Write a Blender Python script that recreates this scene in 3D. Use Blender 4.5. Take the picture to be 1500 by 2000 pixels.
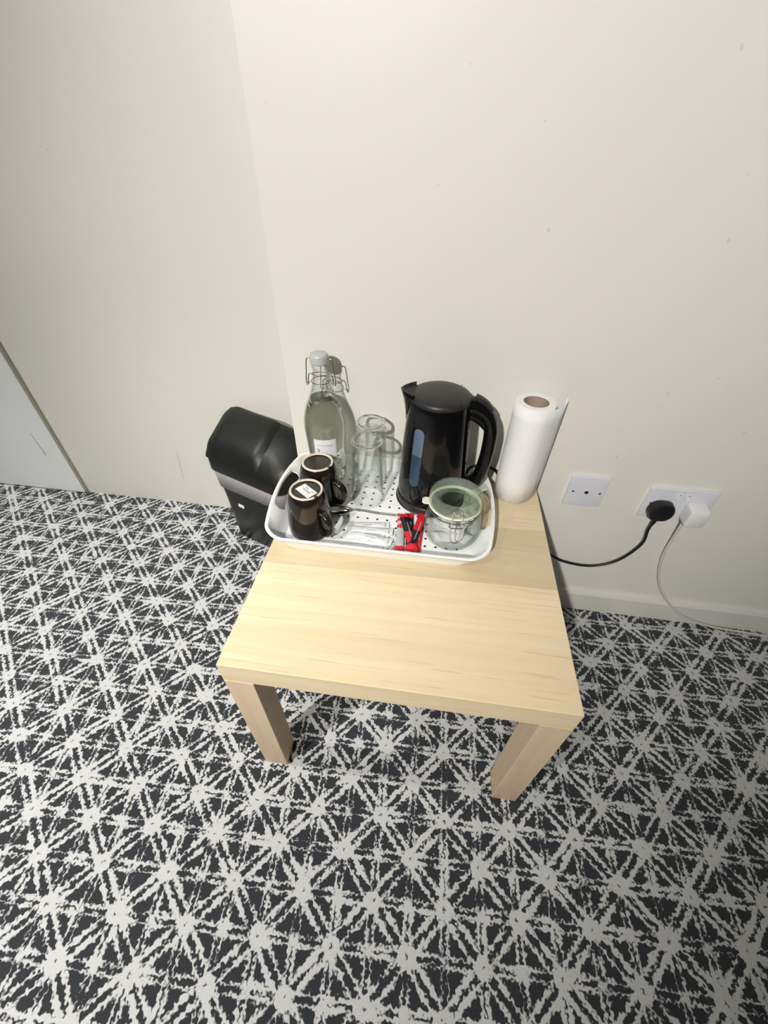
import bpy, bmesh, math, random
from mathutils import Vector, Matrix
random.seed(7)
for o in list(bpy.data.objects): bpy.data.objects.remove(o, do_unlink=True)
SC = bpy.context.scene
COL = SC.collection
PI = math.pi

# ------------------------------------------------------------------ camera
FPX, YAW, PITCH, ROLL = 815.39, -0.12291, 0.73842, 0.01797
CAM = Vector((0.29171, -0.28024, 1.05051))
cy, sy, cp, sp = math.cos(YAW), math.sin(YAW), math.cos(PITCH), math.sin(PITCH)
fw = Vector((sy*cp, cy*cp, -sp)); r0 = Vector((cy, -sy, 0)); u0 = r0.cross(fw)
rt = math.cos(ROLL)*r0 + math.sin(ROLL)*u0; up = -math.sin(ROLL)*r0 + math.cos(ROLL)*u0
cd = bpy.data.cameras.new('camera'); cam = bpy.data.objects.new('camera', cd); COL.objects.link(cam)
cd.sensor_fit = 'HORIZONTAL'; cd.sensor_width = 36; cd.lens = FPX*36/1500; cd.clip_start = .01
m = Matrix((rt, up, -fw)).transposed().to_4x4(); m.translation = CAM
cam.matrix_world = m
SC.camera = cam

# ------------------------------------------------------------------ light
w = bpy.data.worlds.new('world'); SC.world = w; w.use_nodes = True
w.node_tree.nodes['Background'].inputs[0].default_value = (.9, .95, 1, 1)
w.node_tree.nodes['Background'].inputs[1].default_value = .3
SC.view_settings.view_transform = 'Standard'; SC.view_settings.look = 'None'
SC.view_settings.gamma = 1; SC.view_settings.use_curve_mapping = False
SC.view_settings.exposure = 0.42
SC.cycles.use_light_tree = False
SC.cycles.transparent_max_bounces = 40; SC.cycles.max_bounces = 7; SC.cycles.diffuse_bounces = 3
SC.cycles.glossy_bounces = 4; SC.cycles.transmission_bounces = 8
CEIL = 2.42
# recessed ceiling lamps: x, y, watts, cone in degrees, aim point
LAMPS = [(-0.42, -2.08, 270, 52, (0.37, 0.545, 1.00), 1.0, 'recessed ceiling spotlight behind the camera, nearest the front wall'),
         (-1.60, 0.00, 105, 82, (-1.10, 0.05, 0.0), 1.0, 'recessed ceiling spotlight above the white panel in the recess'),
         (-1.00, -1.20, 200, 64, (-0.62, -0.35, 0.0), 1.0, 'added unseen fill spotlight in the middle of the ceiling')]  # added fill, brightens the floor on the left

# ------------------------------------------------------------------ node helpers
class NT:
    def __init__(s, name):
        s.m = bpy.data.materials.new(name); s.m.use_nodes = True
        s.t = s.m.node_tree; s.n = s.t.nodes; s.b = s.n['Principled BSDF']; s.out = s.n['Material Output']
    def new(s, typ, **kw):
        n = s.n.new(typ)
        for k, v in kw.items(): setattr(n, k, v)
        return n
    def put(s, sock, v):
        if hasattr(v, 'is_output') or isinstance(v, bpy.types.NodeSocket): s.t.links.new(v, sock)
        else: sock.default_value = v
    def math(s, op, a, b=None, c=None, clamp=False):
        n = s.new('ShaderNodeMath', operation=op, use_clamp=clamp)
        s.put(n.inputs[0], a)
        if b is not None: s.put(n.inputs[1], b)
        if c is not None: s.put(n.inputs[2], c)
        return n.outputs[0]
    def vmath(s, op, a, b=None, scale=None):
        n = s.new('ShaderNodeVectorMath', operation=op)
        s.put(n.inputs[0], a)
        if b is not None: s.put(n.inputs[1], b)
        if scale is not None: s.put(n.inputs[3], scale)
        return n.outputs[1] if op in ('LENGTH', 'DISTANCE', 'DOT_PRODUCT') else n.outputs[0]
    def coord(s, which='Object'):
        return s.new('ShaderNodeTexCoord').outputs[which]
    def noise(s, vec, scale, detail=2, rough=.5, dist=0, color=False, dim='3D'):
        n = s.new('ShaderNodeTexNoise', noise_dimensions=dim)
        s.put(n.inputs['Vector'], vec); n.inputs['Scale'].default_value = scale
        n.inputs['Detail'].default_value = detail; n.inputs['Roughness'].default_value = rough
        n.inputs['Distortion'].default_value = dist
        return n.outputs['Color' if color else 'Fac']
    def ramp(s, fac, stops):
        n = s.new('ShaderNodeValToRGB'); s.put(n.inputs[0], fac)
        e = n.color_ramp.elements
        while len(e) < len(stops): e.new(.5)
        for q, (p_, c) in zip(e, stops): q.position = p_; q.color = (*c, 1) if len(c) == 3 else c
        return n.outputs[0]
    def mix(s, fac, a, b):
        n = s.new('ShaderNodeMix', data_type='RGBA')
        s.put(n.inputs[0], fac)
        for k, v in ((6, a), (7, b)):
            s.put(n.inputs[k], (*v, 1) if isinstance(v, tuple) and len(v) == 3 else v)
        return n.outputs[2]
    def bump(s, h, strength, dist):
        n = s.new('ShaderNodeBump'); n.inputs['Strength'].default_value = strength
        n.inputs['Distance'].default_value = dist; s.put(n.inputs['Height'], h)
        s.t.links.new(n.outputs[0], s.b.inputs['Normal'])
    def base(s, c, rough=.5, metal=0, spec=.5, coat=0):
        s.put(s.b.inputs['Base Color'], (*c, 1) if isinstance(c, tuple) and len(c) == 3 else c)
        s.put(s.b.inputs['Roughness'], rough); s.b.inputs['Metallic'].default_value = metal
        s.b.inputs['Specular IOR Level'].default_value = spec; s.b.inputs['Coat Weight'].default_value = coat
        return s
    def sep(s, v):
        n = s.new('ShaderNodeSeparateXYZ'); s.put(n.inputs[0], v); return n.outputs
def plain(name, c, rough=.5, metal=0, spec=.5, coat=0, bump=None, var=0):
    q = NT(name)
    col = c
    if var:
        f = q.noise(q.coord(), 14, 3)
        col = q.mix(f, tuple(x*(1-var) for x in c), tuple(min(1, x*(1+var)) for x in c))
    q.base(col, rough, metal, spec, coat)
    if bump: q.bump(q.noise(q.coord(), bump[0], 2), bump[1], bump[2])
    return q.m

# ------------------------------------------------------------------ materials
def wall_mat():
    q = NT('cream satin wall paint'); co = q.coord()
    f = q.noise(co, 1.6, 2)
    sp_ = q.math('GREATER_THAN', q.noise(co, 55, 1, .4), .795)
    c = q.mix(f, (.765, .755, .690), (.79, .78, .72))
    c = q.mix(q.math('MULTIPLY', sp_, .35), c, (.45, .43, .38))
    q.base(c, .42, spec=.42)
    q.bump(q.noise(co, 420, 0), .10, .0006)
    return q.m
def carpet_mat():
    q = NT('starburst patterned carpet'); co = q.coord()
    S, A = .1315, .034
    px, py, _ = q.sep(co)
    # lattice units, turned to the pattern's own angle
    dx = q.math('SUBTRACT', px, -.388); dy = q.math('SUBTRACT', py, -.085)
    ca, sa = math.cos(A)/S, math.sin(A)/S
    x = q.math('ADD', q.math('MULTIPLY', dx, ca), q.math('MULTIPLY', dy, sa))
    y = q.math('SUBTRACT', q.math('MULTIPLY', dy, ca), q.math('MULTIPLY', dx, sa))
    n1 = q.noise(co, 42, 1, .6, color=True, dim='2D'); n2 = q.noise(co, 165, 0, .5, color=True, dim='2D')
    a1, b1, _ = q.sep(n1); a2, b2, _ = q.sep(n2)
    def warp(v, a, b):
        v = q.math('MULTIPLY_ADD', q.math('SUBTRACT', a, .5), .036, v)
        return q.math('MULTIPLY_ADD', q.math('SUBTRACT', b, .5), .066, v)
    X = warp(x, a1, a2); Y = warp(y, b1, b2)
    def tri(v, k):      # distance to the nearest multiple of 1/k
        f = q.math('FRACT', q.math('MULTIPLY_ADD', v, k, .5))
        return q.math('MULTIPLY', q.math('ABSOLUTE', q.math('SUBTRACT', f, .5)), 1/k)
    dH = tri(Y, 2); dV = tri(X, 2)
    d1 = q.math('MULTIPLY', tri(q.math('ADD', X, Y), 1), .7071)
    d2 = q.math('MULTIPLY', tri(q.math('SUBTRACT', X, Y), 1), .7071)
    def band(d, off, wd): return q.math('SUBTRACT', q.math('ABSOLUTE', q.math('SUBTRACT', d, off)), wd)
    sd = q.math('MINIMUM', band(dH, .043, .019), band(dV, .040, .016))
    sd = q.math('MINIMUM', sd, band(d1, .062, .0275)); sd = q.math('MINIMUM', sd, band(d2, .060, .0275))
    def rad(sx, sy_):
        fx = q.math('SUBTRACT', q.math('FRACT', q.math('ADD', X, sx)), .5)
        fy = q.math('SUBTRACT', q.math('FRACT', q.math('ADD', Y, sy_)), .5)
        return q.math('SQRT', q.math('ADD', q.math('MULTIPLY', fx, fx), q.math('MULTIPLY', fy, fy)))
    r = q.math('MINIMUM', rad(.5, .5), rad(0, 0))
    r2 = q.math('MINIMUM', rad(0, .5), rad(.5, 0))
    sd = q.math('MINIMUM', sd, q.math('SUBTRACT', r, .128))
    sd = q.math('MINIMUM', sd, q.math('SUBTRACT', r2, .045))
    # yarn drop-outs far from a star, ragged tufts on every edge
    n3 = q.noise(co, 26, 1, .6, dim='2D'); n4 = q.noise(co, 220, 0, .5, dim='2D')
    sd = q.math('MULTIPLY_ADD', q.math('SUBTRACT', n3, .5), .080, sd)
    sd = q.math('MULTIPLY_ADD', q.math('SUBTRACT', n4, .5), .030, sd)
    sd = q.math('MAXIMUM', sd, q.math('SUBTRACT', .014, r))
    mask = q.math('SUBTRACT', .5, q.math('MULTIPLY', sd, 55), clamp=True)
    fib = q.noise(co, 900, 1, .7, dim='2D'); big = q.noise(co, 5, 0, dim='2D')
    light = q.mix(fib, (.55, .56, .575), (.87, .88, .895))
    dark = q.mix(fib, (.009, .011, .015), (.066, .074, .086))
    dark = q.mix(q.math('MULTIPLY', big, .35), dark, (.035, .038, .043))
    q.base(q.mix(mask, dark, light), .95, spec=.15)
    q.b.inputs['Sheen Weight'].default_value = .15
    q.bump(q.math('MULTIPLY_ADD', mask, 1.4, fib), .7, .0022)
    return q.m
def wood_mat(name, axis=0, base=((.76, .61, .385), (.86, .73, .51)), bands=True):
    q = NT(name); co = q.coord()
    mp = q.new('ShaderNodeMapping'); q.put(mp.inputs[0], co)
    sc = [30, 30, 30]; sc[axis] = 1.6
    mp.inputs['Scale'].default_value = sc
    g = q.noise(mp.outputs[0], 1.0, 6, .62, .6)
    sc2 = [220, 220, 220]; sc2[axis] = 7
    mp2 = q.new('ShaderNodeMapping'); q.put(mp2.inputs[0], co); mp2.inputs['Scale'].default_value = sc2
    pores = q.noise(mp2.outputs[0], 1.0, 2, .5)
    c = q.ramp(g, [(.28, base[0]), (.5, tuple((a+b)/2 for a, b in zip(*base))), (.7, base[1])])
    if bands:
        x, y, z = q.sep(co)
        tone = q.ramp(q.math('DIVIDE', q.math('MULTIPLY_ADD', x, -.022, y), .55),
                      [(0, (.50, .50, .50)), (.20, (.60, .60, .60)), (.38, (.24, .24, .24)), (.66, (.50, .50, .50)), (.86, (.36, .36, .36))])
        tone.node.color_ramp.interpolation = 'CONSTANT'
        k = q.math('MULTIPLY_ADD', tone, .55, .72)
        c = q.vmath('SCALE', c, scale=k)
    c = q.mix(q.math('MULTIPLY', q.math('LESS_THAN', pores, .36), .22), c, (.42, .28, .14))
    q.base(c, .42, spec=.35)
    q.bump(pores, .08, .0004)
    return q.m
def tray_mat():
    q = NT('white tray with printed black dots'); co = q.coord()
    x, y, z = q.sep(co)
    P = .0209
    def d(v, o): return q.math('MULTIPLY', q.math('SUBTRACT', q.math('FRACT', q.math('MULTIPLY_ADD', v, 1/P, .5-o/P)), .5), P)
    fx, fy = d(x, .1157-.2075), d(y, .3965-.391)
    r = q.math('SQRT', q.math('ADD', q.math('MULTIPLY', fx, fx), q.math('MULTIPLY', fy, fy)))
    on = q.math('LESS_THAN', r, .0026)
    for v, lim in ((x, .165), (y, .118)):
        on = q.math('MULTIPLY', on, q.math('LESS_THAN', q.math('ABSOLUTE', v), lim))
    on = q.math('MULTIPLY', on, q.math('GREATER_THAN', z, .0025))
    on = q.math('MULTIPLY', on, q.math('LESS_THAN', z, .0058))
    q.base(q.mix(on, (.91, .925, .925), (.02, .02, .022)), .32)
    return q.m
def thin_glass(name, tint=(.97, .985, .97), edge=(.62, .68, .64), refl=.75):
    q = NT(name)
    lw = q.new('ShaderNodeLayerWeight'); lw.inputs[0].default_value = .5
    f = lw.outputs['Facing']
    col = q.mix(q.math('POWER', f, 3.0), tint, edge)
    tr = q.new('ShaderNodeBsdfTransparent'); q.put(tr.inputs[0], col)
    gl = q.new('ShaderNodeBsdfGlossy'); gl.inputs['Roughness'].default_value = .02
    mx = q.new('ShaderNodeMixShader')
    q.put(mx.inputs[0], q.math('MULTIPLY_ADD', q.math('POWER', f, 4.0), refl, .05))
    q.t.links.new(tr.outputs[0], mx.inputs[1]); q.t.links.new(gl.outputs[0], mx.inputs[2])
    q.t.links.new(mx.outputs[0], q.out.inputs[0])
    return q.m
def brightened_glass(name, base, c, k):
    # thick pressed glass: mostly clear, with pale diffuse colour standing in for light caught in it
    m_ = base.copy(); m_.name = name; nt = m_.node_tree
    out = nt.nodes['Material Output']; old = out.inputs[0].links[0].from_socket
    d = nt.nodes.new('ShaderNodeBsdfDiffuse'); d.inputs[0].default_value = (*c, 1)
    mx = nt.nodes.new('ShaderNodeMixShader'); mx.inputs[0].default_value = k
    nt.links.new(old, mx.inputs[1]); nt.links.new(d.outputs[0], mx.inputs[2]); nt.links.new(mx.outputs[0], out.inputs[0])
    return m_
def solid_glass(name, c, ior=1.33, rough=0):
    q = NT(name); q.base(c, rough); q.b.inputs['Transmission Weight'].default_value = 1; q.b.inputs['IOR'].default_value = ior
    return q.m
def emit(name, c, s):
    q = NT(name); q.b.inputs['Emission Color'].default_value = (*c, 1); q.b.inputs['Emission Strength'].default_value = s
    return q.m
def stick_mat(name, kind):
    # printed coffee stick: red crimped ends, black or striped middle (runs along local y)
    q = NT(name); co = q.coord(); x, y, z = q.sep(co)
    red, blk, gry = (.70, .018, .035), (.012, .012, .014), (.55, .56, .57)
    j = q.math('MULTIPLY_ADD', q.noise(co, 120, 1), .012, y)
    if kind == 0:   c = q.ramp(q.math('MULTIPLY_ADD', j, 8, .5), [(0, red), (.20, blk), (.84, red)])
    elif kind == 1: c = q.ramp(q.math('MULTIPLY_ADD', j, 8, .5), [(0, red), (.55, blk), (.90, red)])
    elif kind == 2: c = q.ramp(q.math('MULTIPLY_ADD', j, 8, .5), [(0, red), (.20, blk), (.55, red)])
    else:           c = q.ramp(q.math('MULTIPLY_ADD', j, 8, .5), [(0, red), (.22, gry), (.62, red), (.70, gry), (.78, red), (.84, gry), (.90, red)])
    c.node.color_ramp.interpolation = 'CONSTANT'
    st = q.math('LESS_THAN', q.math('ABSOLUTE', q.math('SUBTRACT', x, .0028)), .0012)
    mid = q.math('LESS_THAN', q.math('ABSOLUTE', y), .026)
    c = q.mix(q.math('MULTIPLY', q.math('MULTIPLY', st, mid), .55), c, (.5, .48, .5))  # silver highlight put into the colour as a pale streak
    q.base(c, .28, spec=.6)
    return q.m

M = {}
M['wall'] = wall_mat(); M['carpet'] = carpet_mat()
M['wood_top'] = wood_mat('light birch foil top'); M['wood_leg'] = wood_mat('light birch foil legs', 2, ((.66, .50, .33), (.77, .62, .44)), False)
M['ceiling'] = plain('white ceiling paint', (.82, .82, .80), .9)
M['skirting'] = plain('cream gloss skirting paint', (.74, .735, .69), .3, var=.02)
M['panel'] = plain('white painted panel', (.84, .865, .88), .4, var=.02)
M['panel_edge'] = plain('tan edge line', (.50, .46, .35), .8)
M['faint_scuff'] = plain('faint grey scuff', (.68, .67, .61), .8)
M['scuff'] = plain('grey scuff', (.30, .29, .27), .8)
M['tray'] = tray_mat()
M['mug'] = plain('dark brown glazed stoneware', (.012, .008, .007), .16, spec=.55, coat=.3)
M['mug_foot'] = plain('bare cream clay', (.72, .64, .52), .8)
M['mug_base'] = plain('dark olive glaze', (.03, .027, .02), .25)
M['paper'] = plain('white paper sticker', (.82, .83, .85), .6)
M['ink'] = plain('grey ink', (.33, .34, .38), .7)
M['ink_dark'] = plain('dark ink', (.12, .12, .14), .7)
M['ink_lilac'] = plain('lilac ink', (.52, .50, .66), .7)
M['chalk'] = plain('white paint marker', (.95, .97, .96), .5)
M['bottle'] = thin_glass('green tinted bottle glass', (.985, .992, .98), (.58, .66, .58), .6)
M['water'] = solid_glass('still water', (.94, .93, .825), 1.33)
M['stopper'] = plain('pale grey ceramic', (.52, .53, .53), .35)
M['seal'] = plain('grey rubber seal', (.35, .35, .33), .7)
M['wire'] = plain('dull steel wire', (.33, .32, .29), .35, 1)
M['steel'] = plain('polished steel', (.70, .69, .66), .14, 1)
M['glass'] = thin_glass('clear tumbler glass', (.992, .996, .992), (.56, .60, .57), .8)
M['thick_glass'] = solid_glass('thick clear glass', (.97, .985, .97), 1.48)
M['jar'] = thin_glass('clear jar glass', (.985, .99, .985), (.60, .65, .60), .5)
M['lid_glass'] = thin_glass('pale green lid glass', (.90, .95, .885), (.66, .76, .65), .45)
M['lid_ring'] = brightened_glass('green glass with painted brightness', M['lid_glass'], (.80, .88, .79), .11)
M['gasket'] = plain('white rubber gasket', (.86, .85, .78), .5)
M['kettle'] = plain('gloss black plastic', (.004, .004, .005), .10, spec=.36)
M['kettle_lid'] = plain('satin black plastic', (.022, .022, .023), .42, spec=.45)
M['gauge'] = plain('smoky blue gauge plastic', (.10, .15, .22), .12)
M['gauge_water'] = plain('dark blue gauge plastic', (.035, .06, .10), .12)
M['cable_black'] = plain('black cable sheath', (.008, .008, .009), .4)
M['cable_white'] = plain('off white cable sheath', (.66, .65, .60), .45)
M['towel'] = plain('quilted white paper towel', (.91, .915, .925), .95, spec=.1, bump=(260, .5, .0016))
M['core'] = plain('grey brown cardboard', (.36, .29, .23), .9)
M['bin'] = plain('black bin plastic', (.007, .0075, .0075), .34, spec=.3, bump=(30, .08, .001))
M['bin_lid'] = plain('black lid plastic', (.010, .011, .0105), .36, spec=.28)
M['bag'] = plain('grey bin liner film', (.42, .40, .42), .45, bump=(60, .6, .003))
M['plate'] = plain('white moulded plastic', (.70, .71, .77), .35)
M['plate_rim'] = plain('white plastic edge', (.78, .78, .76), .35)
M['hole'] = plain('dark hole', (.02, .02, .02), .6)
M['screw'] = plain('screw metal', (.22, .22, .23), .4, .8)
M['adapter'] = plain('white charger plastic', (.80, .80, .81), .4)
M['sugar'] = plain('white sachet paper', (.80, .83, .85), .55, bump=(90, .5, .002))
M['sugar_print'] = plain('grey sachet print', (.42, .44, .47), .6)
for k in range(4): M['stick%d' % k] = stick_mat('printed coffee stick %d' % k, k)
M['lamp_ring'] = plain('white lamp ring', (.8, .8, .8), .4)
M['lamp_disc'] = emit('lit lamp disc', (1, .95, .86), 12)

# ------------------------------------------------------------------ mesh helpers
def mk(name, vf, mat, parent=None, smooth=True, loc=(0, 0, 0), rot=(0, 0, 0), bevel=0, seg=2):
    v, f = vf[0], vf[1]
    me = bpy.data.meshes.new(name); me.from_pydata([tuple(p_) for p_ in v], [], f); me.validate(); me.update()
    bm = bmesh.new(); bm.from_mesh(me); bmesh.ops.recalc_face_normals(bm, faces=bm.faces); bm.to_mesh(me); bm.free()
    if smooth:
        for q in me.polygons: q.use_smooth = True
        me.set_sharp_from_angle(angle=math.radians(40))
    me.materials.append(mat)
    o = bpy.data.objects.new(name, me); COL.objects.link(o); o.location = loc; o.rotation_euler = rot
    if parent is not None: o.parent = parent
    if bevel:
        b = o.modifiers.new('bevel', 'BEVEL'); b.width = bevel; b.segments = seg; b.limit_method = 'ANGLE'; b.angle_limit = math.radians(35)
    return o
def thing(name, label, cat, loc=(0, 0, 0), rotz=0, group=None):
    o = bpy.data.objects.new(name, None); COL.objects.link(o); o.empty_display_size = .02
    o.location = loc; o.rotation_euler = (0, 0, rotz)
    return tag(o, label, cat, group)
def tag(o, label, cat, group=None):
    o['label'] = label; o['category'] = cat
    if group: o['group'] = group
    return o
def struct(o, label=None):
    o['kind'] = 'structure'
    if label: o['label'] = label
    return o
def box(x0, x1, y0, y1, z0, z1):
    v = [(x, y, z) for z in (z0, z1) for y in (y0, y1) for x in (x0, x1)]
    return v, [(0, 2, 3, 1), (4, 5, 7, 6), (0, 1, 5, 4), (2, 6, 7, 3), (0, 4, 6, 2), (1, 3, 7, 5)]
def join(*parts):
    V, F = [], []
    for v, f in parts:
        k = len(V); V += [tuple(q) for q in v]; F += [tuple(i+k for i in g) for g in f]
    return V, F
def lathe(prof, n=64, a0=0, a1=2*PI):
    full = abs(a1-a0-2*PI) < 1e-6
    V, F, idx = [], [], []
    cnt = n if full else n+1
    for r, z in prof:
        if r < 1e-7: idx.append([len(V)]*cnt); V.append((0, 0, z))
        else:
            idx.append(list(range(len(V), len(V)+cnt)))
            for i in range(cnt):
                a = a0+(a1-a0)*i/n; V.append((r*math.cos(a), r*math.sin(a), z))
    for j in range(len(prof)-1):
        A, B = idx[j], idx[j+1]
        for i in range(n):
            k = (i+1) % cnt
            q = [A[i], A[k], B[k], B[i]]; u = []
            for t in q:
                if t not in u: u.append(t)
            if len(u) > 2: F.append(tuple(u))
    return V, F
def smooth_prof(pts, k=5):
    return [(max(a, 0), b) for a, b, _ in (tuple(q) for q in catmull([Vector((a, b, 0)) for a, b in pts], k))]
def catmull(P, k=8, closed=False):
    P = [Vector(q) for q in P]; n = len(P); out = []
    rng = n if closed else n-1
    for i in range(rng):
        g = (lambda j: P[j % n]) if closed else (lambda j: P[max(0, min(n-1, j))])
        a, b, c, d = g(i-1), g(i), g(i+1), g(i+2)
        for s in range(k):
            t = s/k
            out.append(.5*((2*b)+(c-a)*t+(2*a-5*b+4*c-d)*t*t+(3*b-a-3*c+d)*t**3))
    if not closed: out.append(P[-1])
    return out
def tube(P, r, n=10, k=8, closed=False, caps=True, flat=None):
    P = catmull(P, k, closed) if k > 1 else [Vector(q) for q in P]
    V, F = [], []; N = len(P)
    T = [(P[(i+1) % N if closed else min(i+1, N-1)]-P[(i-1) % N if closed else max(i-1, 0)]).normalized() for i in range(N)]
    a = Vector((0, 0, 1)) if abs(T[0].z) < .9 else Vector((1, 0, 0))
    nrm = (a-T[0]*a.dot(T[0])).normalized()
    for i in range(N):
        nrm = (nrm-T[i]*nrm.dot(T[i])).normalized(); bi = T[i].cross(nrm)
        rr = r[i] if isinstance(r, (list, tuple)) else r
        s2 = flat if flat else 1
        for j in range(n):
            an = 2*PI*j/n; V.append(P[i]+nrm*(rr*math.cos(an))+bi*(rr*s2*math.sin(an)))
    for i in range(N if closed else N-1):
        for j in range(n):
            A, B = i*n, ((i+1) % N)*n
            F.append((A+j, A+(j+1) % n, B+(j+1) % n, B+j))
    if caps and not closed:
        F.append(tuple(range(n-1, -1, -1))); F.append(tuple(range((N-1)*n, N*n)))
    return V, F
def dense(R, k):
    out = []
    for i, a in enumerate(R):
        b = R[(i+1) % len(R)]; out.append(a)
        if (i+1) % (len(R)//4) == 0:
            for j in range(1, k): out.append(tuple(u+(v-u)*j/k for u, v in zip(a, b)))
    return out
def rring(hx, hy, r, z, n=8, cx=0, cy=0, side=0):
    r = min(r, hx-1e-4, hy-1e-4); out = []
    if side: return dense(rring(hx, hy, r, z, n, cx, cy), side)
    for sx, sy_, a0 in ((1, 1, 0), (-1, 1, PI/2), (-1, -1, PI), (1, -1, 1.5*PI)):
        for i in range(n+1):
            a = a0+PI/2*i/n
            out.append((cx+sx*(hx-r)+r*math.cos(a), cy+sy_*(hy-r)+r*math.sin(a), z(cx+sx*(hx-r)+r*math.cos(a), cy+sy_*(hy-r)+r*math.sin(a)) if callable(z) else z))
    return out
def loft(rings, cap0=True, cap1=True, closed=False):
    n = len(rings[0]); V = [q for R in rings for q in R]; F = []
    m_ = len(rings)
    for i in range(m_ if closed else m_-1):
        A, B = i*n, ((i+1) % m_)*n
        for j in range(n): F.append((A+j, A+(j+1) % n, B+(j+1) % n, B+j))
    if cap0: F.append(tuple(range(n-1, -1, -1)))
    if cap1: F.append(tuple(range((m_-1)*n, m_*n)))
    return V, F
def xf(vf, mat4):
    return [tuple(mat4 @ Vector(q)) for q in vf[0]], vf[1]
def T_(x=0, y=0, z=0): return Matrix.Translation((x, y, z))
def R_(a, ax): return Matrix.Rotation(a, 4, ax)
def cut(o, cutters):
    for c in cutters:
        md = o.modifiers.new('cut', 'BOOLEAN'); md.object = c; md.operation = 'DIFFERENCE'; md.solver = 'EXACT'
    bpy.context.view_layer.update()
    me = bpy.data.meshes.new_from_object(o.evaluated_get(bpy.context.evaluated_depsgraph_get()))
    o.modifiers.clear(); o.data = me
    for c in cutters: bpy.data.objects.remove(c, do_unlink=True)
def text_mesh(s, size, ext=0, fat=0):
    cu = bpy.data.curves.new('lettering', 'FONT'); cu.body = s; cu.size = size; cu.extrude = ext; cu.offset = fat; cu.resolution_u = 3
    o = bpy.data.objects.new('lettering', cu); COL.objects.link(o); bpy.context.view_layer.update()
    me = bpy.data.meshes.new_from_object(o.evaluated_get(bpy.context.evaluated_depsgraph_get()))
    V = [tuple(v.co) for v in me.vertices]; F = [tuple(q.vertices) for q in me.polygons]
    bpy.data.objects.remove(o, do_unlink=True); bpy.data.curves.remove(cu); bpy.data.meshes.remove(me)
    return V, F

# ------------------------------------------------------------------ the room
WALLY, WYAW, CORNER, DEEP = .5452, -.0094, -.0299, .2548
WROT = (0, 0, WYAW); WLOC = (0, WALLY, 0)
WM = T_(*WLOC) @ R_(WYAW, 'Z')
def WP(x, off, z): return WM @ Vector((x, -off, z))        # a point of the wall, off metres in front of it
XL, XR, YF = -2.4, 2.5, -3.1
struct(mk('floor', box(XL, XR, YF, 1.0, -.05, 0), M['carpet'], smooth=False), 'dark grey carpet with pale grey starburst pattern')
struct(mk('ceiling', box(XL, XR, YF, 1.0, CEIL, CEIL+.05), M['ceiling'], smooth=False))
struct(mk('wall_back', box(CORNER, XR+.1, 0, DEEP+.12, 0, CEIL), M['wall'], smooth=False, loc=WLOC, rot=WROT, bevel=.003), 'cream painted wall standing forward behind the table')
struct(mk('wall_recess', box(XL-.1, CORNER, DEEP, DEEP+.12, 0, CEIL), M['wall'], smooth=False, loc=WLOC, rot=WROT), 'cream painted wall set back behind the black bin')
struct(mk('wall_left', box(XL-.1, XL, YF, 1.0, 0, CEIL), M['wall'], smooth=False))
struct(mk('wall_right', box(XR, XR+.1, YF, 1.0, 0, CEIL), M['wall'], smooth=False))
struct(mk('wall_front', box(XL, XR, YF-.1, YF, 0, CEIL), M['wall'], smooth=False))
# white flush panel in the recess, a thin tan strip at its edge and a scuff
WHX = -1.0
pn = struct(mk('door_1', box(WHX-.86, WHX-.006, DEEP-.012, DEEP, .006, 2.03), M['panel'], smooth=False, loc=WLOC, rot=WROT, bevel=.002), 'white painted door panel with a scuff in the recess wall')
mk('edge_strip', box(WHX-.006, WHX-.001, DEEP-.006, DEEP, .0, 2.03), M['panel_edge'], pn, smooth=False)
sv = [(-1.0840, .262), (-1.0825, .262), (-1.0790, .216), (-1.0740, .172), (-1.0775, .171), (-1.0815, .216)]
mk('scuff', ([(a, DEEP-.0125, b) for a, b in sv], [(0, 1, 2, 5), (5, 2, 3, 4)]), M['scuff'], pn, smooth=False)
sv = [(-.562, .230), (-.559, .230), (-.566, .175), (-.572, .118), (-.577, .118), (-.570, .175)]
mk('scuff', ([(a, DEEP-.0004, b) for a, b in sv], [(0, 1, 2, 5), (5, 2, 3, 4)]), M['faint_scuff'], bpy.data.objects['wall_recess'], smooth=False)
# skirting board with a chamfered top
bb = [(0, 0), (-.015, 0), (-.015, .068), (-.011, .0765), (0, .078)]
V = [(x, y, z) for x in (CORNER, XR) for y, z in bb]
struct(mk('baseboard_back', (V, [(i, (i+1) % 5, 5+(i+1) % 5, 5+i) for i in range(5)]+[(4, 3, 2, 1, 0), (5, 6, 7, 8, 9)]), M['skirting'], smooth=False, loc=WLOC, rot=WROT), 'cream skirting board along the foot of the wall')
# recessed ceiling lamps, the last one an added fill
for i, (lx, ly, pw, cone, aim, bl, lab) in enumerate(LAMPS):
    t = thing('ceiling_light', lab, 'light', (lx, ly, CEIL), 0)
    mk('trim_ring', lathe([(.038, -.001), (.038, -.006), (.048, -.006), (.050, -.0005), (.038, -.0005)], 32), M['lamp_ring'], t)
    mk('lamp_disc', lathe([(0, -.002), (.037, -.002)], 32), M['lamp_disc'], t)
    ld = bpy.data.lights.new('spot', 'SPOT'); ld.energy = pw; ld.spot_size = math.radians(cone); ld.spot_blend = bl
    ld.shadow_soft_size = .035; ld.color = (1, .968, .915)
    lo = bpy.data.objects.new('spot', ld); COL.objects.link(lo)
    lo.location = (lx, ly, CEIL-.045); d = Vector(aim)-lo.location
    lo.rotation_euler = d.to_track_quat('-Z', 'Y').to_euler()

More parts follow.
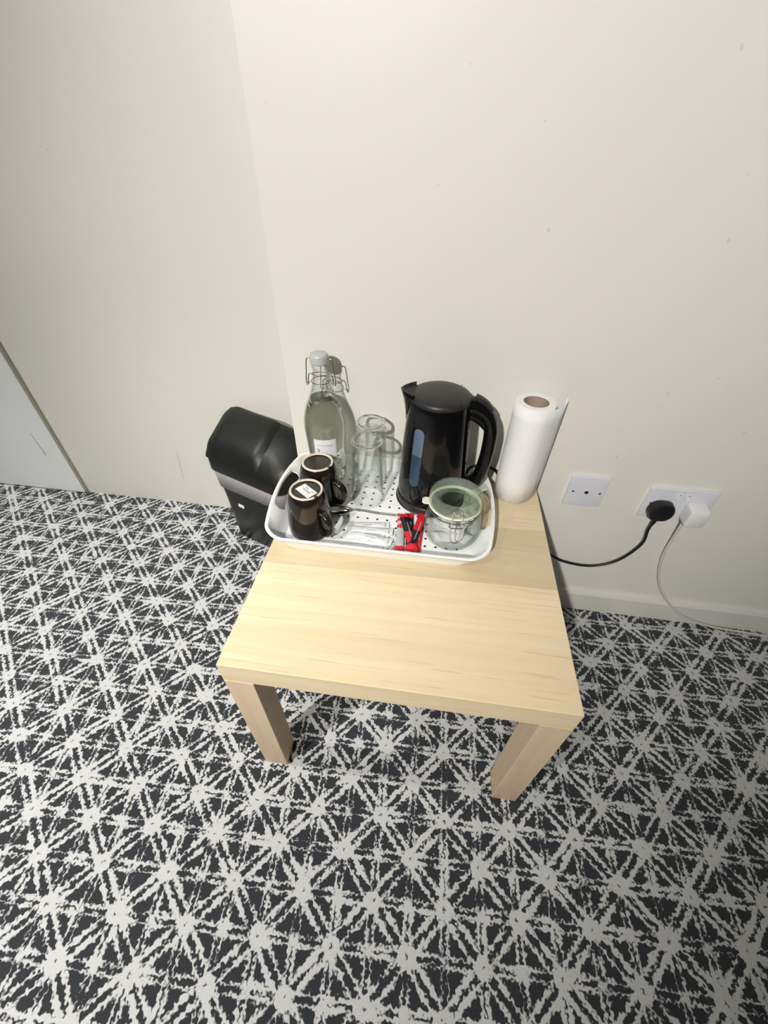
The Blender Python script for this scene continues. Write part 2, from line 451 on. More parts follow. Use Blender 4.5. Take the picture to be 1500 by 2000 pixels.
# ------------------------------------------------------------------ table
H, TW, TD = .4407, .55, .522
t = thing('side_table', 'low square light birch side table with chunky legs', 'table')
mk('tabletop', box(0, TW, 0, TD, H-.05, H), M['wood_top'], t, smooth=False, bevel=.0012)
for x in (0, TW-.05):
    for y in (0, TD-.05):
        mk('leg', box(0, .05, 0, .05, 0, H-.0505), M['wood_leg'], t, smooth=False, bevel=.001, loc=(x, y, 0))

# ------------------------------------------------------------------ tray
TX, TY = .2075, .391
tr = mk('tray', ([(0, 0, 0)], []), M['tray'])
hx, hy = .2125, .150
rings = [rring(hx-.034, hy-.014, .028, 0, 10, side=10), rring(hx-.031, hy-.012, .029, .0003, 10, side=10), rring(hx-.016, hy-.006, .031, .016, 10, side=10), rring(hx-.004, hy-.002, .034, .029, 10, side=10),
         rring(hx, hy, .036, .031, 10, side=10), rring(hx+.0005, hy+.0005, .036, .033, 10, side=10), rring(hx-.001, hy-.001, .035, .0345, 10, side=10),
         rring(hx-.006, hy-.0045, .033, .034, 10, side=10), rring(hx-.0180, hy-.009, .030, .0175, 10, side=10), rring(hx-.026, hy-.0115, .029, .0058, 10, side=10), rring(hx-.0285, hy-.0125, .028, .0045, 10, side=10)]
bpy.data.objects.remove(tr, do_unlink=True)
def bow(q):                                          # the two ends bulge outwards and lift a little at the handles
    x, y, z = q; f = max(0, min(1, (abs(x)/hx-.70)/.28)); b = max(0, 1-(y/hy)**2)*f*max(0, (z-.007)/.027)
    return (x+math.copysign(.018*b, x), y, z+.013*b)
rings = [[bow(q) for q in R] for R in rings]
tr = mk('tray', loft(rings), M['tray'], loc=(TX, TY, H+.0002))
cutters = []
for s in (-1, 1):
    pts = []
    for i in range(25):                               # a long slot that follows the curved end
        a = (i/24-.5)*2
        pts.append((s*(hx+.0020-.0060*a*a), a*.062))
    ring = []
    P3 = [Vector((a, b, 0)) for a, b in pts]
    vf = tube([Vector((q.x, q.y, .02)) for q in P3], .0085, 12, 1, flat=None)
    # vertical prism along the slot line
    L, Rr = [], []
    for i, q in enumerate(P3):
        e = min(i, 24-i)/24; wdt = .0078*min(1, math.sqrt(max(e*24*2-(e*24)**2/1.0, 0)) if e*24 < 1 else 1)+.001
        tq = (P3[min(i+1, 24)]-P3[max(i-1, 0)]).normalized(); nq = Vector((-tq.y, tq.x, 0))
        L.append(q+nq*wdt); Rr.append(q-nq*wdt)
    ring = [(q.x, q.y) for q in L]+[(q.x, q.y) for q in reversed(Rr)]
    cutters.append(mk('cutter', loft([[(a, b, -.05) for a, b in ring], [(a, b, .08) for a, b in ring]]), M['tray'], smooth=False, loc=(TX, TY, H)))
cut(tr, cutters)
tag(tr, 'white rectangular tray with black dots and slotted handle ends', 'tray')
ZT = H+.0002+.0049     # tray floor

# ------------------------------------------------------------------ mugs (upside down)
def mug(label, x, y, az, sticker):
    t = thing('mug', label, 'mug', (x, y, ZT), az, 'upturned dark mugs on the tray')
    prof = smooth_prof([(.0425, .0), (.0437, .004), (.0434, .03), (.0418, .055), (.0385, .080), (.0352, .093), (.0328, .0985)], 4)
    prof += [(.0322, .0990), (.0280, .0985), (.0268, .0962), (0, .0958), (0, .0925), (.033, .0920), (.0385, .055), (.0403, .004), (.0412, 0), (.0425, 0)]
    mk('body', lathe(prof, 64), M['mug'], t)
    mk('foot_ring', lathe([(.0326, .0986), (.0314, .1008), (.0286, .1008), (.0274, .0986), (.0326, .0986)], 60, math.radians(6), math.radians(352)), M['mug_foot'], t)
    mk('base', lathe([(0, .0962), (.0272, .0966), (.0272, .0962), (0, .0958)], 48), M['mug_base'], t)
    hp = [(.038, 0, .064), (.050, 0, .066), (.061, 0, .060), (.0665, 0, .047), (.065, 0, .031), (.057, 0, .019), (.048, 0, .0145), (.041, 0, .0135)]
    mk('handle', tube(hp, .0052, 12, 6, flat=1.5), M['mug'], t)
    if sticker:
        s = mk('sticker', box(-.0195, .0195, -.0115, .0115, .0967, .0972), M['paper'], t, smooth=False, rot=(0, 0, math.radians(-38)-az), loc=(.001, -.001, .0))
        rows = [(-.010, .000, .0062), (-.012, .012, .0015), (-.008, .010, -.0015), (.008, .016, .0060)]
        mk('print', join(*[box(a, b, c-.0009, c+.0009, .09715, .0974) for a, b, c in rows]), M['ink'], s, smooth=False)
    return t
mug('dark brown mug upside down with white sticker on its base', .0685, .312, math.radians(-38), True)
mug('dark brown mug upside down with bare shiny base beside the bottle', .0677, .402, math.radians(-26), False)

# ------------------------------------------------------------------ bottle
BX, BY = .0665, .486
t = thing('swing_top_bottle', 'clear swing-top glass bottle of water with white label', 'bottle', (BX, BY, ZT))
bp = [(0, .004), (.026, .003), (.031, .0), (.0365, .003), (.0395, .012), (.0405, .035), (.0412, .07), (.0425, .10), (.0442, .128), (.0440, .146), (.0415, .166), (.0360, .185), (.0285, .202), (.0225, .217), (.0185, .232), (.0160, .246), (.0150, .258), (.0150, .264), (.0165, .2665), (.0168, .270), (.0160, .273), (.0120, .2735)]
outer = smooth_prof(bp, 4)
def rad_at(z):
    for (a, b), (c, d) in zip(outer, outer[1:]):
        if b <= z <= d and d > b: return a+(c-a)*(z-b)/(d-b)
    return .015
inner = [(a-.0022, b) for a, b in reversed(outer) if b > .012 and a > .006]
mk('body', lathe(outer+inner+[(.033, .009), (0, .0085)], 72), M['bottle'], t)
wp = [(0, .010)]+[(.034, .0102)]+[(rad_at(.014+i*.0045)-.0027, .014+i*.0045) for i in range(44) if .014+i*.0045 < .207]
wl = wp[-1]
mk('water', lathe(wp+[(wl[0]-.001, wl[1]+.0002), (0, wl[1]+.0002)], 72), M['water'], t)
mk('stopper', lathe(smooth_prof([(0, .2745), (.0160, .2745), (.0178, .277), (.0182, .284), (.0176, .289), (.0150, .2925), (.009, .2940), (0, .2943)], 4), 48), M['stopper'], t)
mk('rubber_seal', lathe([(.0125, .2736), (.0165, .2738), (.0165, .2752), (.0125, .2752)], 40), M['seal'], t)
wires = []
for s in (-1, 1):
    wires.append(tube([(s*.017, 0, .281), (s*.0235, 0, .2815), (s*.0262, .0, .276), (s*.0285, -.001, .252), (s*.0300, -.002, .236), (s*.0275, -.004, .230), (s*.0225, -.004, .236)], .0011, 8, 6))
    wires.append(tube([(s*.016, 0, .251), (s*.0215, -.001, .2515), (s*.0245, -.002, .246), (s*.0255, -.003, .237), (s*.0285, -.006, .229)], .0011, 8, 6))
for wv in wires: mk('bail_wire', wv, M['wire'], t)
rg = [(.0172*math.cos(a*PI/8), .0172*math.sin(a*PI/8), .2515-.004*math.sin(a*PI/8)) for a in range(16)]
rg2 = [(.0192*math.cos(a*PI/8), .0192*math.sin(a*PI/8), .238) for a in range(16)]
mk('neck_wire', join(tube(rg, .0009, 8, 3, closed=True), tube(rg2, .0009, 8, 3, closed=True)), M['wire'], t)
# paper label wrapped on the glass
def wrap(vf, az, z0, tilt=0, lift=.0006):
    out = []
    for a, b, c in vf[0]:
        z = z0+b; r = rad_at(z)+lift+c; an = az+a/r
        out.append((r*math.cos(an), r*math.sin(an), z))
    return out, vf[1]
def grid(x0, x1, y0, y1, nx, ny, z=0):
    V = [(x0+(x1-x0)*i/nx, y0+(y1-y0)*j/ny, z) for j in range(ny+1) for i in range(nx+1)]
    return V, [(j*(nx+1)+i, j*(nx+1)+i+1, (j+1)*(nx+1)+i+1, (j+1)*(nx+1)+i) for j in range(ny) for i in range(nx)]
AZ = math.radians(-80)
lb = mk('paper_label', wrap(grid(-.024, .024, -.030, .028, 16, 10), AZ, .099), M['paper'], t)
pr = [wrap(grid(-.008, .018, .0125, .0150, 8, 1), AZ, .099, lift=.0010), wrap(grid(-.018, -.006, .0130, .0145, 5, 1), AZ, .099, lift=.0010)]
mk('print', join(*pr), M['ink_lilac'], lb)
arc = [(-.0165+.0042*math.cos(a), .0005+.0042*math.sin(a)) for a in [math.radians(k) for k in range(-120, 125, 15)]]
arcv = [(a, b, 0) for a, b in arc]+[(-.0165+(a+.0165)*.55, .0005+(b-.0005)*.55, 0) for a, b in arc]
n_ = len(arc)
mk('mark', wrap((arcv, [(i, i+1, n_+i+1, n_+i) for i in range(n_-1)]), AZ, .099, lift=.0010), M['ink_dark'], lb)
mk('small_print', wrap(grid(.013, .022, -.022, -.0195, 4, 1), AZ, .099, lift=.0010), M['ink'], lb)
tv, tf = text_mesh('Water', .0285, fat=.0010)
tv = [(b*1.0, -a*.95, 0) for a, b, c in tv]           # turned to read downwards
mk('lettering', wrap((tv, tf), math.radians(-48), .094, lift=.0008), M['chalk'], t, smooth=False)

# ------------------------------------------------------------------ tumblers (upside down)
def tumbler(label, x, y):
    t = thing('glass_tumbler', label, 'glass', (x, y, ZT), 0, 'upturned clear tumblers on the tray')
    o = [(.0345, 0), (.0358, .0015), (.0352, .02), (.0338, .07), (.0322, .115), (.0312, .138), (.0316, .143), (.0318, .148), (.0305, .1515), (.0270, .1525), (.0245, .1500), (.0225, .1475), (0, .1462)]
    i = [(.0, .1330), (.022, .1335), (.0272, .1300), (.0287, .122), (.0305, .08), (.0328, .02), (.0335, .0015), (.0345, 0)]
    mk('body', lathe(smooth_prof(o, 3), 64), M['glass'], t)
    mk('inner_wall', lathe(smooth_prof(i, 3), 64), M['glass'], t)
    mk('base_ring', lathe(smooth_prof([(.0250, .1515), (.0275, .1537), (.0305, .1525), (.0318, .1480), (.0300, .146), (.0260, .148), (.0250, .1515)], 3), 56), M['thick_glass'], t)
tumbler('clear glass tumbler upside down in the middle of the tray', .168, .421)
tumbler('clear glass tumbler upside down nearest the wall behind another', .1655, .490)

# ------------------------------------------------------------------ kettle
KX, KY = .3045, .4515
t = thing('electric_kettle', 'glossy black electric kettle with loop handle and blue gauge', 'kettle', (KX, KY, ZT))
mk('power_base', lathe(smooth_prof([(0, 0), (.070, 0), (.0735, .003), (.0735, .012), (.0715, .017), (.066, .0185), (0, .0185)], 3), 72), M['kettle_lid'], t)
kp = [(.0675, .0195), (.0712, .022), (.0716, .032), (.0700, .07), (.0672, .12), (.0635, .175), (.0598, .222), (.0582, .236)]
kprof = smooth_prof(kp, 4)
def krad(z):
    for (a, b), (c, d) in zip(kprof, kprof[1:]):
        if b <= z <= d: return a+(c-a)*(z-b)/(d-b)
    return kprof[-1][0]
mk('body', lathe([(0, .0195)]+kprof+[(.0560, .2370), (0, .2370)], 80), M['kettle'], t)
# oval domed lid, a little wider than the body's mouth
lr = []
for s, z in ((.985, .2362), (1.0, .2395), (.99, .2425), (.95, .2455), (.80, .2500), (.55, .2535), (.25, .2552)):
    lr.append([(s*.0585*math.cos(a)*1.0, s*.0570*math.sin(a), z) for a in [2*PI*k/72 for k in range(72)]])
lid = mk('lid', loft(lr), M['kettle_lid'], t)
sm = []
for k in range(13):
    a = -1+2*k/12; x = .030+.010*(a*a); y = a*.043
    rr_ = math.hypot(x/.0585, y/.0570); z = .2556-.0100*rr_**2.2
    sm.append((x, y, z))
mk('lid_seam', tube(sm, .0007, 6, 2), M['kettle'], lid)
# spout: a pointed trough on the left
sv_ = []; sf_ = []
for a, b in ((0, 1), (1, 1)):
    pass
def spout_ring(z, tip, half):
    n = 9; out = []
    for i in range(n):
        s = -1+2*i/(n-1); yy = s*half
        k = 1-abs(s)**1.25
        out.append((-(math.sqrt(max(krad(min(z, .235))**2-yy*yy, 0))-.003)*(1-k)-(tip)*k, yy, z))
    return out
SR = [spout_ring(z, tip, hf) for z, tip, hf in ((.190, .0612, .006), (.205, .0625, .014), (.222, .0650, .021), (.238, .0690, .026), (.2525, .0735, .029))]
V = [q for R in SR for q in R]; n = 9
F = [(i*n+j, i*n+j+1, (i+1)*n+j+1, (i+1)*n+j) for i in range(4) for j in range(n-1)]
k0 = len(V); V += [(-.050, -.0295, .2385), (-.050, .0295, .2385)]
sp_o = mk('spout', (V, F), M['kettle'], t)
so = sp_o.modifiers.new('thick', 'SOLIDIFY'); so.thickness = .0025
mk('spout_mouth', ([(a*.97, b*.93, .2475) for a, b, c in SR[-1]]+[(-.045, 0, .2475)], [tuple(range(9))+(9,)]), M['hole'], sp_o, smooth=False)
# loop handle on the right
hp = [(.046, 0, .228), (.062, 0, .2275), (.080, 0, .219), (.0955, 0, .203), (.1040, 0, .178), (.1060, 0, .145), (.1045, 0, .105), (.0985, 0, .068), (.088, 0, .049), (.074, 0, .044), (.058, 0, .052)]
N = len(catmull(hp, 6)); 
hr = [.0138+.0045*abs(1-2*i/(N-1))**3 for i in range(N)]
mk('handle', tube(hp, hr, 16, 6, flat=1.15), M['kettle'], t)
mk('handle_shoulder', tube([(.046, 0, .212), (.062, 0, .2085), (.080, 0, .1985), (.1015, 0, .178)], [.0125-.0035*i/18 for i in range(19)], 14, 6, flat=.95), M['kettle'], t)
mk('grip_pad', xf(tube([(.066, 0, .2435), (.077, 0, .2385), (.088, 0, .2305), (.0965, 0, .2205)], [.006]*25, 12, 8, flat=1.9), T_(0, 0, 0)), M['kettle_lid'], t)
# water gauge strip set into the front left of the body
GA = math.radians(180+59)
def gauge(z0, z1, w0, lift, top_round, bot_round, mat, name):
    V, F = [], []; nz, nx = 44, 6
    for j in range(nz+1):
        z = z0+(z1-z0)*j/nz
        wd = w0
        if top_round and z > z1-w0: wd = math.sqrt(max(w0*w0-(z-(z1-w0))**2, 1e-8))
        if bot_round and z < z0+w0: wd = math.sqrt(max(w0*w0-((z0+w0)-z)**2, 1e-8))
        for i in range(nx+1):
            r = krad(z)+lift; an = GA+(-1+2*i/nx)*wd/r
            V.append((r*math.cos(an), r*math.sin(an), z))
    F = [(j*(nx+1)+i, j*(nx+1)+i+1, (j+1)*(nx+1)+i+1, (j+1)*(nx+1)+i) for j in range(nz) for i in range(nx)]
    o = mk(name, (V, F), mat, t); s = o.modifiers.new('thick', 'SOLIDIFY'); s.thickness = .0012; s.offset = 1
    return o
gauge(.141, .198, .0115, .0002, True, False, M['gauge'], 'gauge_window')
gauge(.069, .1408, .0115, .0002, False, True, M['gauge_water'], 'gauge_water')

# ------------------------------------------------------------------ clip top jar
JX, JY = .3515, .325
JS = 1.16
t = thing('clip_top_jar', 'round clip-top glass jar with white rubber gasket', 'jar', (JX, JY, ZT)); t.scale = (1, 1, JS)
jo = smooth_prof([(0, .002), (.030, .0), (.040, .003), (.0505, .013), (.0562, .030), (.0552, .048), (.0510, .061), (.0465, .067), (.0460, .074), (.0480, .0775)], 4)
ji = smooth_prof([(.0445, .0775), (.0425, .070), (.0470, .060), (.0515, .047), (.0525, .030), (.0475, .015), (.038, .0075), (0, .0060)], 4)
mk('body', lathe(jo, 72), M['jar'], t); mk('inner_wall', lathe(ji, 72), M['jar'], t)
gk = mk('gasket', lathe([(.0455, .0778), (.0495, .0778), (.0505, .0793), (.0495, .0808), (.0455, .0808), (.0455, .0778)], 64), M['gasket'], t)
mk('pull_tab', loft([rring(.009, .0085, .0065, .0780, 5, 0, 0), rring(.009, .0085, .0065, .0806, 5, 0, 0)]), M['gasket'], gk, loc=(-.0530, -.002, 0))
ld_ = mk('lid', lathe(smooth_prof([(.0285, .0804), (.0370, .0806), (.0470, .0812), (.0492, .0822), (.0498, .0840), (.0495, .0930), (.0478, .0985), (.0440, .1008), (.0395, .1000), (.0345, .0960), (.0300, .0905), (.0275, .0885)], 4), 72), M['lid_ring'], t)
mk('lid_centre', lathe([(0, .0800), (.0285, .0804), (.0275, .0884), (0, .0878)], 72), M['lid_glass'], ld_)
hoop = [(.0515*math.cos(a), .0515*math.sin(a), .0885) for a in [2*PI*k/20 for k in range(20)]]
hoop2 = [(.0478*math.cos(a), .0478*math.sin(a), .0695) for a in [2*PI*k/20 for k in range(20)]]
mk('wire_hoop', join(tube(hoop2, .0010, 8, 3, closed=True)), M['wire'], t)
ca = math.radians(-86)
def P(rr, da, z): return (rr*math.cos(ca+da), rr*math.sin(ca+da), z)
mk('clasp', join(tube([P(.0505, -.17, .094), P(.0525, -.17, .085), P(.0530, -.17, .070), P(.0585, -.15, .050), P(.0600, -.08, .040), P(.0600, .08, .040), P(.0585, .15, .050), P(.0530, .17, .070), P(.0525, .17, .085), P(.0505, .17, .094)], .0011, 8, 5),
     tube([P(.0505, -.17, .094), P(.0500, -.1, .1005), P(.0500, .1, .1005), P(.0505, .17, .094)], .0011, 8, 5), tube([P(.0490, -.22, .0695), P(.0545, -.2, .066), P(.0545, .2, .066), P(.0490, .22, .0695)], .0011, 8, 5)), M['steel'], t)

# ------------------------------------------------------------------ sachets
def pillow(L, W, th, n=10, crimp=.008, ax=0):
    rings = []
    for i in range(n+1):
        s = -L/2+L*i/n
        e = L/2-abs(s); k = 1 if e > crimp*2 else max(.06, (e-crimp)/crimp if e > crimp else .06)
        ww = W/2*(1.0 if k < .2 else 1-.10*k); hh = th/2*k
        R = []
        for j in range(12):
            a = 2*PI*j/12
            c_, s_ = math.cos(a), math.sin(a)
            q = (math.copysign(abs(c_)**.8, c_)*ww, math.copysign(abs(s_), s_)*hh)
            R.append((s, q[0], q[1]+th/2) if ax == 0 else (q[0], s, q[1]+th/2))
        rings.append(R)
    return loft(rings)
white = [(.184, .268, 4, 0, 'white sugar stick nearest the front rim of the tray'), (.196, .286, -5, 0, 'white sugar stick second from the front rim of the tray'),
         (.183, .300, 3, 0, 'white sugar stick in the middle of the white pile'), (.192, .292, -9, .0055, 'white sugar stick lying on top of the white pile'),
         (.196, .317, -3, 0, 'white sugar stick just in front of the spoon handle end'), (.180, .331, 9, 0, 'white sugar stick closest to the teaspoon'),
         (.190, .312, 2, .0055, 'white sugar stick resting across the back of the white pile')]
for x, y, a, dz, lab in white:
    t = thing('sugar_sachet', lab, 'sachet', (x, y, ZT+dz), math.radians(a), 'white sugar sticks on the tray')
    mk('wrapper', pillow(.094, .0185, .0052, 14), M['sugar'], t)
    mk('print', join(box(-.006, .012, -.0022, -.0006, .0049, .0056), box(.038, .040, -.006, .006, .0029, .0034), box(.016, .030, .001, .0024, .0047, .0054)), M['sugar_print'], t, smooth=False)
red = [(.252, .322, 3, 0, 3, 'striped red and grey coffee stick next to the white sachets'), (.270, .326, 6, 0, 0, 'black coffee stick with red ends next to the striped one'),
       (.289, .327, -3, 0, 1, 'black and red coffee stick nearest the glass jar'), (.268, .317, 17, .006, 1, 'red and black coffee stick slanting on top of the others'),
       (.284, .322, -11, .0062, 2, 'coffee stick with long red upper half on top by the jar')]
for x, y, a, dz, kd, lab in red:
    t = thing('coffee_sachet', lab, 'sachet', (x, y, ZT+dz), math.radians(a), 'red and black coffee sticks on the tray')
    mk('wrapper', pillow(.108, .0185, .0060, 14, ax=1), M['stick%d' % kd], t)

# sachets inside the jar
for i, (x, y, z, a, b) in enumerate([(-.014, -.020, .012, 20, 12), (.016, -.016, .013, -35, -14), (.002, .014, .012, 75, 8), (-.020, .012, .020, 110, 20), (.020, .014, .021, 50, -20), (0, -.004, .030, -10, 16)]):
    labs = ['white sachet in the jar at the front left', 'white sachet in the jar at the front right', 'white sachet lying flat at the bottom of the jar', 'white sachet in the jar leaning at the left', 'white sachet in the jar leaning at the right', 'white sachet topmost inside the glass jar']
    o = mk('milk_sachet', xf(pillow(.050, .030, .011, 10, .005), R_(math.radians(b), 'Y')), M['sugar'], None, loc=(JX+x, JY+y, ZT+z), rot=(0, 0, math.radians(a)))
    tag(o, labs[i], 'sachet', 'white sachets inside the glass jar')

# ------------------------------------------------------------------ teaspoon
t = thing('teaspoon', 'steel teaspoon lying on the tray in front of the tumbler', 'spoon', (.116, .361, ZT), math.radians(4))
V, F = [], []; nu, nv = 14, 9
for i in range(nu+1):
    s = i/nu; x = -.025+.050*s
    hw = .0150*math.sin(PI*min(1, max(.0, s*.985+.008)))**.62*(1.08-.30*s)
    for j in range(nv+1):
        v = -1+2*j/nv
        V.append((x, v*hw, .0095-.0085*(1-v*v)*math.sin(PI*s)**.6+.001*s))
F = [(i*(nv+1)+j, i*(nv+1)+j+1, (i+1)*(nv+1)+j+1, (i+1)*(nv+1)+j) for i in range(nu) for j in range(nv)]
o = mk('bowl', (V, F), M['steel'], t); s = o.modifiers.new('thick', 'SOLIDIFY'); s.thickness = .0009
hp = [(.0235, 0, .0105), (.035, 0, .0125), (.055, 0, .0105), (.080, 0, .0065), (.105, 0, .0045), (.120, 0, .0035)]
N = len(catmull(hp, 6)); mk('handle', tube(hp, [.0011+.0007*i/N for i in range(N)], 10, 6, flat=2.1), M['steel'], t)

# ------------------------------------------------------------------ paper towel roll
RX, RY, RR, RH = .4895, .494, .0388, .228
t = thing('paper_towel_roll', 'white paper towel roll standing at the corner of the table', 'paper roll', (RX, RY, H+.0003))
mk('paper', lathe([(.0245, 0), (RR-.001, 0), (RR, .001), (RR, RH-.001), (RR-.001, RH), (.0245, RH), (.0245, 0)], 72), M['towel'], t)
mk('cardboard_core', lathe([(.0232, .0005), (.0243, .0005), (.0243, RH-.0008), (.0232, RH-.0008), (.0232, .0005)], 48), M['core'], t)
pl = []
for k in range(22):
    a = math.radians(-222+k*8.0); rr_ = RR+.0004+.0008*k/21
    pl.append((rr_*math.cos(a), rr_*math.sin(a)))
pl += [(.0322, -.0262), (.0410, -.0180), (.0500, -.0070), (.0565, .0050), (.0600, .0150), (.0615, .0225), (.0605, .0280)]
pc = catmull([Vector((a, b, 0)) for a, b in pl], 3)
zz = [0.0, .05, .10, .15, .20, RH]
V = [(q.x+(.004*(z/RH-.5) if i > 69 else 0), q.y, z) for z in zz for i, q in enumerate(pc)]; n = len(pc)
F = [(j*n+i, j*n+i+1, (j+1)*n+i+1, (j+1)*n+i) for j in range(len(zz)-1) for i in range(n-1)]
o = mk('loose_sheet', (V, F), M['towel'], t); s = o.modifiers.new('thick', 'SOLIDIFY'); s.thickness = .0006; s.offset = 1

# ------------------------------------------------------------------ bin
BA = math.radians(-22)
U_ = Vector((math.cos(BA), math.sin(BA), 0)); W_ = Vector((-math.sin(BA), math.cos(BA), 0))
BW, BD = .30, .150
corner = Vector((-.378, .674, 0))                     # front left corner of the lid, on plan
c0 = corner+U_*(BW/2)+W_*(BD/2)
t = thing('waste_bin', 'black plastic waste bin with sloped lid and grey liner', 'bin', (c0.x, c0.y, 0), BA)
hw_, hd_ = BW/2, BD/2
mk('body', loft([rring(hw_-.030, hd_-.020, .030, .0, 8), rring(hw_-.026, hd_-.017, .034, .006, 8), rring(hw_-.022, hd_-.010, .034, .18, 8), rring(hw_-.010, hd_-.006, .034, .300, 8)]), M['bin'], t)
# liner folded over the rim, its lower hem uneven
R0 = rring(hw_-.0085, hd_-.0045, .034, .298, 12); R1 = []; R2 = []
for i, q in enumerate(R0):
    a = math.atan2(q[1], q[0]); s = 1.01
    dz = .078+.016*math.sin(3*a+1.0)+.007*math.sin(7*a)
    R1.append((q[0]*1.002, q[1]*1.004, .285)); R2.append((q[0]*(s-.03), q[1]*(s-.03)*1.0-.001*math.copysign(1, q[1]), .298-dz))
R2 = [(math.copysign(min(abs(a), hw_-.012), a), math.copysign(max(abs(b), 0), b), c) for a, b, c in R2]
lnr = mk('liner', loft([R0, R1, R2], False, False), M['bag'], t)
s = lnr.modifiers.new('thick', 'SOLIDIFY'); s.thickness = .0012; s.offset = 1
def slope(x, y):
    k = (y+hd_)/BD
    return .318+.118*(k**.62)-.020*max(0, (x-.045)/.10)
rr_ = [rring(hw_-.004, hd_-.002, .036, .284, 10), rring(hw_, hd_, .038, .287, 10), rring(hw_, hd_, .038, lambda x, y: slope(x, y)-.012, 10), rring(hw_-.002, hd_-.002, .037, lambda x, y: slope(x, y)-.004, 10),
       rring(hw_-.008, hd_-.008, .034, lambda x, y: slope(x, y)+.001, 10), rring(hw_-.025, hd_-.022, .024, lambda x, y: slope(x, y)+.003, 10), rring(hw_-.06, hd_-.05, .012, lambda x, y: slope(x, y)+.004, 10)]
lid = mk('lid', loft(rr_), M['bin_lid'], t)
fx0, fx1 = -hw_+.004, .058
gx, gy = 14, 12
V, F = [], []
for j in range(gy+1):
    for i in range(gx+1):
        y = -hd_+.004+(BD-.008)*j/gy
        x = fx0+(fx1+.010*math.sin(PI*j/gy)-fx0)*i/gx
        ex = min(1, min(i, gx-i)/2.0); ey = min(1, min(j, gy-j)/2.0)
        cornr = .010*(1-ex)*(1-ey)
        z = slope(x, y)+.0075*(ex*ey)**.5-.003*(1-ex*ey)-cornr*.6
        if j < 3 and 4 <= i <= 8: z -= .006*(3-j)/3
        V.append((x, y, z))
F = [(j*(gx+1)+i, j*(gx+1)+i+1, (j+1)*(gx+1)+i+1, (j+1)*(gx+1)+i) for j in range(gy) for i in range(gx)]
o = mk('flap', (V, F), M['bin_lid'], lid); s = o.modifiers.new('thick', 'SOLIDIFY'); s.thickness = .003; s.offset = -1
sb = o.modifiers.new('sub', 'SUBSURF'); sb.levels = 1; sb.render_levels = 1
st = mk('sticker', loft([rring(.012, .0065, .004, 0, 4), rring(.012, .0065, .004, .0004, 4)]), M['paper'], t, rot=(math.radians(88), 0, 0), loc=(-.048, -hd_+.0100, .165))
mk('print', join(box(-.004, .006, -.0005, .0008, .0003, .0006), box(-.003, .004, -.0026, -.0016, .0003, .0006)), M['ink'], st, smooth=False)

# ------------------------------------------------------------------ wall plates (built in the wall's frame: x along it, -y out of it)
def wall_thing(name, label, cat, x, z):
    q = WP(x, 0, z); return thing(name, label, cat, q, WYAW)
def plate(t, w, h):
    rim = [(rring(w/2, h/2, .004, 0, 4)), (rring(w/2, h/2, .004, .0055, 4)), (rring(w/2-.0015, h/2-.0015, .004, .0085, 4)), (rring(w/2-.004, h/2-.004, .003, .0092, 4))]
    return mk('faceplate', xf(loft(rim), R_(PI/2, 'X')), M['plate'], t)
def disc(t, name, x, z, r, y, mat, th=.0012):
    return mk(name, xf(lathe([(0, 0), (r, 0), (r, th), (0, th)], 20), T_(x, -y, z) @ R_(PI/2, 'X')), mat, t)
t = wall_thing('aerial_socket', 'square white wall plate with one central dark hole', 'wall socket', .6243+.043, .3913+.043)
plate(t, .086, .086)
mk('coax_collar', xf(lathe([(.0048, 0), (.0075, 0), (.0075, .0012), (.0048, .0012), (.0048, 0)], 24), T_(0, -.0090, 0) @ R_(PI/2, 'X')), M['plate_rim'], t)
disc(t, 'coax_hole', 0, 0, .0048, .0091, M['hole'])
disc(t, 'screw', -.0302, 0, .0026, .0089, M['screw']); disc(t, 'screw', .0302, 0, .0026, .0089, M['screw'])
DXC, DZC = .8021+.073, .3798+.043
t = wall_thing('double_socket', 'double white mains socket with two plugs in it', 'wall socket', DXC, DZC)
plate(t, .146, .086)
for s in (-1, 1):
    sw = mk('rocker_switch', xf(box(-.0055, .0055, -.0028, .0, -.0085, .0085), T_(s*.0098, -.0088, .0255) @ R_(math.radians(-9), 'X')), M['plate_rim'], t, smooth=False, bevel=.0008)
    mk('marker', box(s*.0098-.002, s*.0098+.002, -.0128, -.0118, .0300, .0312), M['ink_dark'], sw, smooth=False)
    mk('outlet', xf(loft([rring(.0235, .0235, .008, 0, 6), rring(.0230, .0230, .008, .0010, 6)]), T_(s*.0365, -.0088, -.0135) @ R_(PI/2, 'X')), M['plate'], t)
    disc(t, 'screw', s*.0605, .0, .0023, .0089, M['screw'])

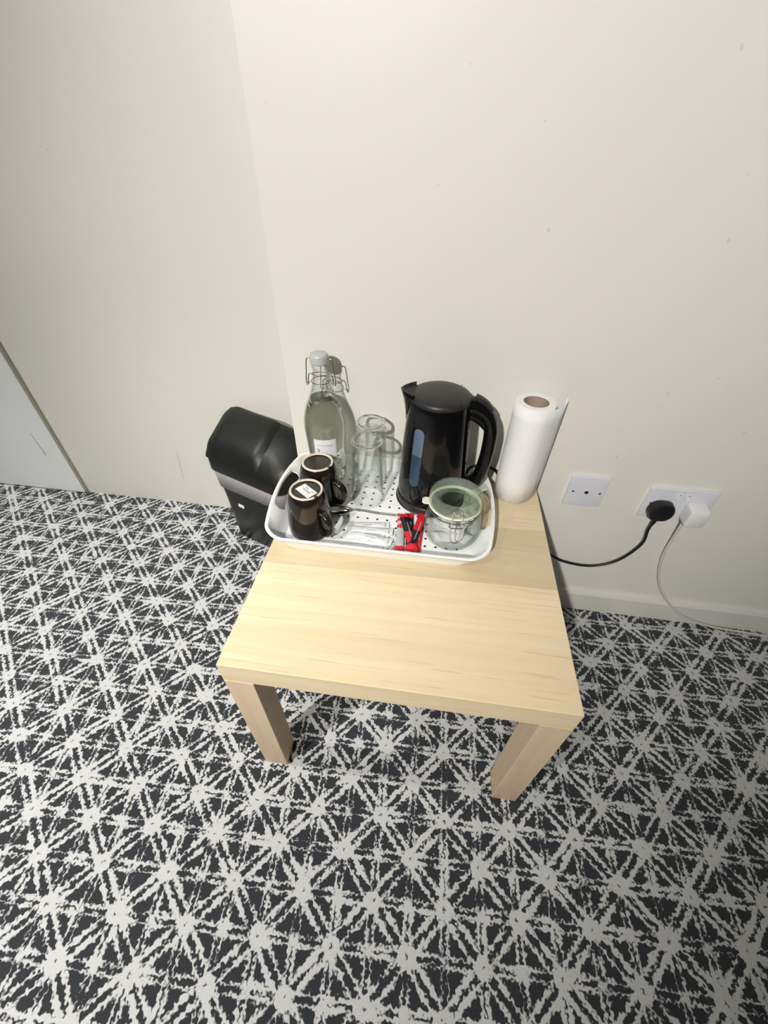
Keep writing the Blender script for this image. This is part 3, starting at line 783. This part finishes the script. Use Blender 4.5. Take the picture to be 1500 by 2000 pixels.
# ------------------------------------------------------------------ black mains lead of the kettle
def wpt(x, off, z): return WP(x, off, z)
t = thing('kettle_power_lead', 'black mains lead with black plug hanging below the socket', 'cable', WP(DXC-.0365, 0, 0.19), 0)
inv = Matrix.Translation(t.location).inverted()
px_, pz_ = DXC-.0365, DZC-.0125
outl = []
for k in range(24):
    a = 2*PI*k/24; c_, s_ = math.cos(a), math.sin(a)
    rx = .0280*(1-.06*abs(math.sin(2*a))); rz = .0258
    outl.append((math.copysign(abs(c_)**.75, c_)*rx, math.copysign(abs(s_)**.75, s_)*rz))
PR = []
for sc_, off in ((.93, .0103), (1, .0125), (1.0, .024), (.93, .030), (.70, .0335)):
    PR.append([inv @ WP(px_+a*sc_, off, pz_+b*sc_) for a, b in outl])
plug = mk('plug', loft(PR), M['cable_black'], t)
mk('strain_relief', tube([inv @ WP(px_, .018, pz_-.022), inv @ WP(px_+.001, .018, pz_-.034), inv @ WP(px_+.001, .017, pz_-.046)], [.0068-.0028*i/16 for i in range(17)], 12, 8), M['cable_black'], plug)
path = [WP(px_+.001, .017, pz_-.040), WP(px_+.001, .016, .345), WP(.846, .013, .290), WP(.815, .011, .222), WP(.758, .010, .189), WP(.688, .010, .194), WP(.640, .010, .219), WP(.590, .010, .262), WP(.535, .0095, .330), WP(.49, .0095, .405), WP(.468, .0098, .442), WP(.450, .012, .474), WP(.420, .017, .486), Vector((.392, .518, .4845)), Vector((.382, .508, .470)), Vector((.3745, .5000, .4535))]
mk('cable', tube([inv @ q for q in path], .0034, 10, 8), M['cable_black'], t)
tag(t, 'black mains lead running from the kettle to the socket', 'cable')

# ------------------------------------------------------------------ white charger and its lead
t = thing('charger_lead', 'white charger in the socket with thin white cable', 'charger', WP(DXC+.036, 0, 0), 0)
inv = Matrix.Translation(t.location).inverted()
ax_, az_ = DXC+.036, DZC-.0105
AR = []
for sc_, off, dz in ((.95, .0103, 0), (1, .0115, 0), (1, .034, -.002), (.95, .040, -.003), (.80, .0425, -.004)):
    AR.append([inv @ WP(ax_+a*sc_, off, az_+b*sc_+dz) for a, b, c in rring(.0215, .0240, .007, 0, 5)])
ad = mk('adapter', loft(AR), M['adapter'], t)
mk('cable_collar', tube([inv @ WP(ax_-.012, .022, az_-.023), inv @ WP(ax_-.0125, .022, az_-.036)], .0032, 10, 1), M['cable_white'], ad)
mk('paper_tag', xf(box(-.0085, .0085, -.0006, .0006, -.012, 0), inv @ WM @ T_(ax_+.010, -.014, az_-.026) @ R_(math.radians(12), 'X')), M['paper'], t, smooth=False)
path = [WP(ax_-.0125, .022, az_-.034), WP(.905, .016, .330), WP(.912, .010, .270), WP(.930, .008, .200), WP(.958, .010, .140), WP(.995, .018, .092), WP(1.045, .021, .046), WP(1.105, .022, .018), WP(1.17, .023, .0045), WP(1.26, .027, .0035), WP(1.38, .037, .0032), WP(1.60, .062, .0032), WP(1.85, .07, .0032)]
mk('cable', tube([inv @ q for q in path], .0031, 10, 8), M['cable_white'], t)
